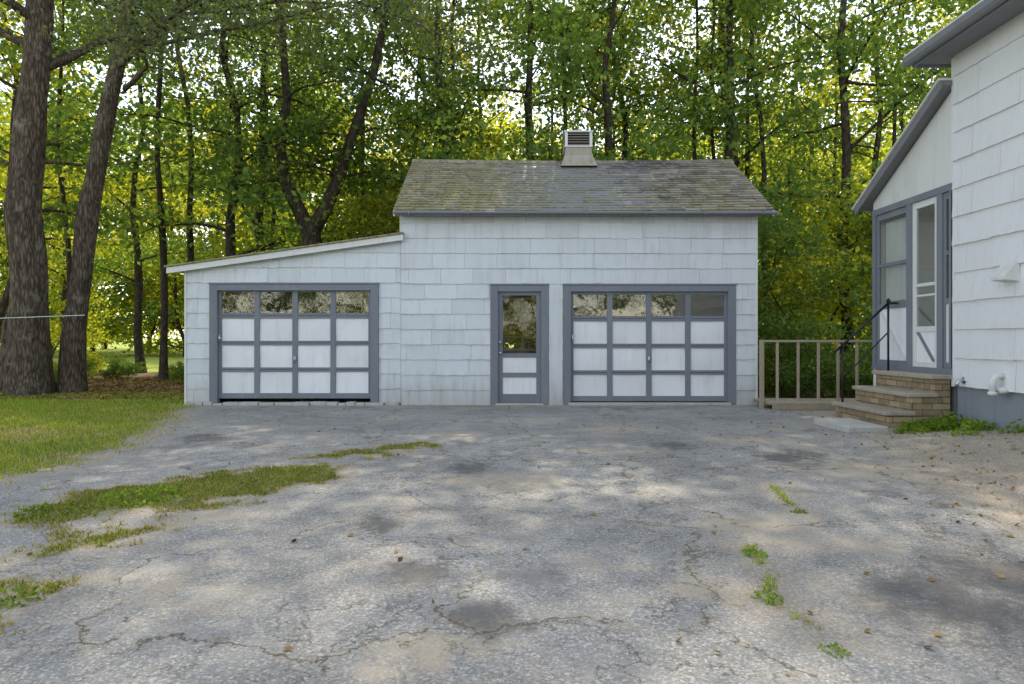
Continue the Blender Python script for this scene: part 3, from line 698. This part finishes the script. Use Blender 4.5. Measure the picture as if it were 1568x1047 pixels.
bx('porch_frame',[(XW-.02,XW+.08,a,b,.80,3.34) for a,b in gy]+[(XW-.025,XW+.085,9.50,11.62,3.34,3.44),(XW-.03,XW+.085,9.50,11.62,.76,.84)],M_grey,H)
def panel(y0,y1,door=False):
    xs=XW+.01
    fm=M_trimw if door else M_grey
    nm='storm_door' if door else 'porch_window'
    p=empty(nm); p.parent=H; w=.09 if door else .05
    lo=1.45 if door else 1.84; md=2.48
    b=[(xs,xs+.04,y0,y0+w,.84,3.34),(xs,xs+.04,y1-w,y1,.84,3.34),(xs+.001,xs+.039,y0+w,y1-w,3.24,3.34),(xs+.001,xs+.039,y0+w,y1-w,lo-.08,lo),(xs+.001,xs+.039,y0+w,y1-w,.84,.92)]
    if not door: b.append((xs-.002,xs+.042,y0+w,y1-w,md-.03,md+.03))
    else:
        b.append((xs+.003,xs+.037,y0+w,y1-w,2.05,2.10)); b.append((xs+.003,xs+.037,y0+w,y1-w,1.90,1.93))
    bx('frame',b,fm,p)
    bx('lower_panel',(xs+.02,xs+.03,y0+w,y1-w,.92,lo-.08),M_white,p,0)
    mb=MB(); mb.prism([(xs+.005,y0+w,.93),(xs+.005,y0+w+.07,.93),(xs+.005,y1-w,lo-.09),(xs+.005,y1-w-.07,lo-.09)],(.014,0,0)); place('diagonal_brace',mb.mesh('b'),M_trimw if not door else M_grey,p)
    mb=MB(); mb.poly([(xs+.02,y0+w,lo),(xs+.02,y1-w,lo),(xs+.02,y1-w,3.24),(xs+.02,y0+w,3.24)]); place('glass',mb.mesh('g'),M_glass,p)
    if not door:
        bx('inner_curtain',(xs+.10,xs+.11,y0+w*2.5,y1-w*2,lo+.05,3.2),M_white,p,0)
panel(10.62,11.52);panel(9.86,10.50,True);panel(9.58,9.74)
# house fittings
mb=MB(); mb.tube([(XW-.02,9.25,.70),(XW-.09,9.25,.70),(XW-.12,9.25,.66),(XW-.12,9.25,.62)],[.028,.028,.026,.024],10); mb.tube([(XW-.01,9.25,.70),(XW-.03,9.25,.70)],[.05,.05],12)
place('garden_spigot',mb.mesh('s',True),M_metal,H)
mb=MB(); mb.tube([(XW-.0,8.52,.80),(XW-.10,8.52,.80),(XW-.15,8.52,.74),(XW-.15,8.52,.58)],[.04,.04,.04,.04],12); mb.tube([(XW-.15,8.52,.60),(XW-.15,8.52,.56)],[.055,.055],12)
mb.tube([(XW,8.44,.62),(XW-.12,8.44,.62)],[.035,.035],10)
place('oil_fill_pipe',mb.mesh('s',True),M_trimw,H)
mb=MB(); mb.prism([(XW-.01,8.25,2.25),(XW-.20,8.25,2.02),(XW-.20,8.25,1.98),(XW-.01,8.25,1.96)],(0,.24,0)); place('vent_hood',mb.mesh('v'),M_trimw,H,.005)

# steps
S=empty('porch_steps'); y0,y1=9.5,11.1
bx('risers',[(5.25,XW-.03,y0+.03,y1-.03,-.1,.185),(5.58,XW-.03,y0+.03,y1-.03,.186,.44),(5.90,XW-.03,y0+.03,y1-.03,.441,.69)],M_brick,S,.006)
bx('treads',[(5.19,5.62,y0,y1,.19,.25),(5.52,5.94,y0,y1,.445,.505),(5.84,XW-.025,y0,y1,.695,.76)],M_conc,S,.014)
o=bx('stepping_slab',(4.50,5.05,9.15,10.2,-.02,.085),M_slab,None,.015)
# iron railing
mb=MB(); pA=Vector((5.98,10.85,.75)); pB=Vector((5.30,10.95,.25))
def bar(a,b,r=.014): mb.tube([a,b],[r,r],8)
bar(pA,pA+Vector((0,0,1.10)),.017); bar(pB,pB+Vector((0,0,.92)),.017)
bar(pA+Vector((0,0,1.08)),pB+Vector((-.06,0,.86)),.02); bar(pA+Vector((0,0,.62)),pB+Vector((0,0,.38)),.012)
bar(pB+Vector((-.06,0,.86)),pB+Vector((-.13,0,.80)),.02)
bar(pA+Vector((0,0,1.08)),pA+Vector((.15,0,1.08)),.02)
mb.tube([pA+Vector((0,0,1.08)),pA+Vector((0,0,1.12)),pA+Vector((0,0,1.16))],[.02,.035,.01],10)
place('iron_handrail',mb.mesh('iron_handrail',True),M_iron)
# wooden railing + deck
yr=12.4; F=empty('wooden_railing')
b=[(4.50,4.57,yr-.04,yr+.04,0,1.25),(4.575,6.75,yr-.03,yr+.03,1.205,1.245)]
for px in (1190,1222,1253,1283,1312,1342): 
    x=(px-784)/1045*yr; b.append((x-.022,x+.022,yr-.02,yr+.02,.12,1.204))
bx('posts_and_rail',b,M_wood,F,.006)
mb=MB(); 
for i in range(7): mb.box(4.6,6.6,yr-.35+i*.14,yr-.35+i*.14+.13,.10,.135)
mb.box(4.6,6.6,yr-.36,yr-.33,.01,.098)
place('low_wooden_deck',mb.mesh('low_wooden_deck'),M_wood,None,.006)

# ------------------------------------------------------------------ plants, litter, stones
def weed(name,x,y,r,n,h,L,mat=M_weed):
    a=NR.uniform(0,6.28,n); q=r*np.sqrt(NR.uniform(0,1,n)); z=NR.uniform(.02,1,n)**1.3*h*(1-.5*q/r)
    C_=np.stack([x+np.cos(a)*q,y+np.sin(a)*q,hgt(x+np.cos(a)*q,y+np.sin(a)*q)+z],1)
    return leaf_mesh(name,C_,L,L*.5,.8)
for i,(x,y,r,n,h,L) in enumerate([(5.5,9.1,.3,300,.20,.08),(5.9,9.2,.25,300,.28,.09),(5.15,8.8,.22,160,.12,.06),(5.9,8.7,.2,140,.18,.08),(5.95,8.0,.2,110,.16,.07),(5.4,8.2,.2,70,.1,.06)]):
    place('garden_weed',weed('garden_weed',x,y,r,n,h,L),M_weed)
for (x,y,r,n,h,L) in [(-3.35,4.95,.22,220,.06,.04),(-2.9,5.35,.3,320,.07,.045),(-2.4,3.3,.16,110,.05,.035),(1.4,3.95,.08,110,.04,.026),(1.24,3.3,.08,90,.035,.026),(2.08,4.95,.06,50,.03,.026),(1.3,2.75,.06,40,.04,.026)]:
    place('driveway_weed',weed('driveway_weed',x,y,r,n,h,L),M_weed)
# litter
n=3400; P=np.stack([NR.uniform(-7,6,n),NR.uniform(2,13,n)],1); dB=sdf(BED,P); keep=(NR.uniform(0,1,n)<np.where(dB>-.5,.95,.10)); P=P[keep]
C_=np.column_stack([P,hgt(P[:,0],P[:,1])+.014]); place('fallen_leaves',leaf_mesh('fallen_leaves',C_,.045,.03,.25),M_litter)
n=9000; P=np.stack([NR.uniform(-16,-5,n),NR.uniform(14,22,n)],1); C_=np.column_stack([P,hgt(P[:,0],P[:,1])+.03]); place('forest_leaf_litter',leaf_mesh('forest_leaf_litter',C_,.10,.06,.4),M_litter)
mb=MB(); n=0
for i in range(4200):
    x,y=R.uniform(-5,6.1),R.uniform(2.2,12.9); q=np.array([[x,y]])
    b=sdf(BED,q)[0]
    if b<0 and R.random()>.22: continue
    s=R.uniform(.004,.010)*(1.8 if b>0 else 1); z=float(hgt(q[:,0],q[:,1])[0])+.004; k=len(mb.v)
    for (a,b_,c) in ((1,0,0),(-1,0,0),(0,1,0),(0,-1,0),(0,0,.8),(0,0,-.3)): mb.v.append((x+a*s*R.uniform(.7,1.3),y+b_*s*R.uniform(.7,1.3),z+c*s))
    for f in ((0,2,4),(2,1,4),(1,3,4),(3,0,4)): mb.f.append(tuple(k+j for j in f))
place('gravel_pebbles',mb.mesh('gravel_pebbles'),M_conc)
# clothesline
mb=MB(); mb.tube([(-16,14.3,1.60),(-13,14.35,1.62),(-9.2,14.7,1.78)],[.009]*3,6); place('clothesline',mb.mesh('c'),M_trimw)

# ------------------------------------------------------------------ light, sky, camera
az=math.radians(4); el=math.radians(45.5)
d=Vector((math.sin(az)*math.cos(el),math.cos(az)*math.cos(el),math.sin(el)))
L=bpy.data.lights.new('sun','SUN'); L.energy=5; L.angle=math.radians(.53); L.color=(1,.91,.74)
so=bpy.data.objects.new('sun',L); COL.objects.link(so); so.rotation_euler=(-d).to_track_quat('-Z','Y').to_euler()
w=bpy.data.worlds.new('World'); scene.world=w; w.use_nodes=True; nt=w.node_tree; nt.nodes.clear()
sky=nt.nodes.new('ShaderNodeTexSky'); sky.sky_type='NISHITA'; sky.sun_disc=False; sky.sun_elevation=el; sky.sun_rotation=az; sky.air_density=1.2; sky.dust_density=.5
hs=nt.nodes.new('ShaderNodeHueSaturation'); hs.inputs['Saturation'].default_value=.50; nt.links.new(sky.outputs[0],hs.inputs['Color'])
bg=nt.nodes.new('ShaderNodeBackground'); bg.inputs[1].default_value=.35; nt.links.new(hs.outputs[0],bg.inputs[0])
wo=nt.nodes.new('ShaderNodeOutputWorld'); nt.links.new(bg.outputs[0],wo.inputs[0])
cam=bpy.data.cameras.new('camera'); cam.lens=24; cam.sensor_width=36; cam.shift_y=-.0022; cam.clip_end=2000; cam.clip_start=.05
co=bpy.data.objects.new('camera',cam); COL.objects.link(co); co.location=(0,0,1.25); co.rotation_euler=(math.pi/2,0,0); scene.camera=co
scene.view_settings.view_transform='Standard'; scene.view_settings.look='None'; scene.view_settings.exposure=0
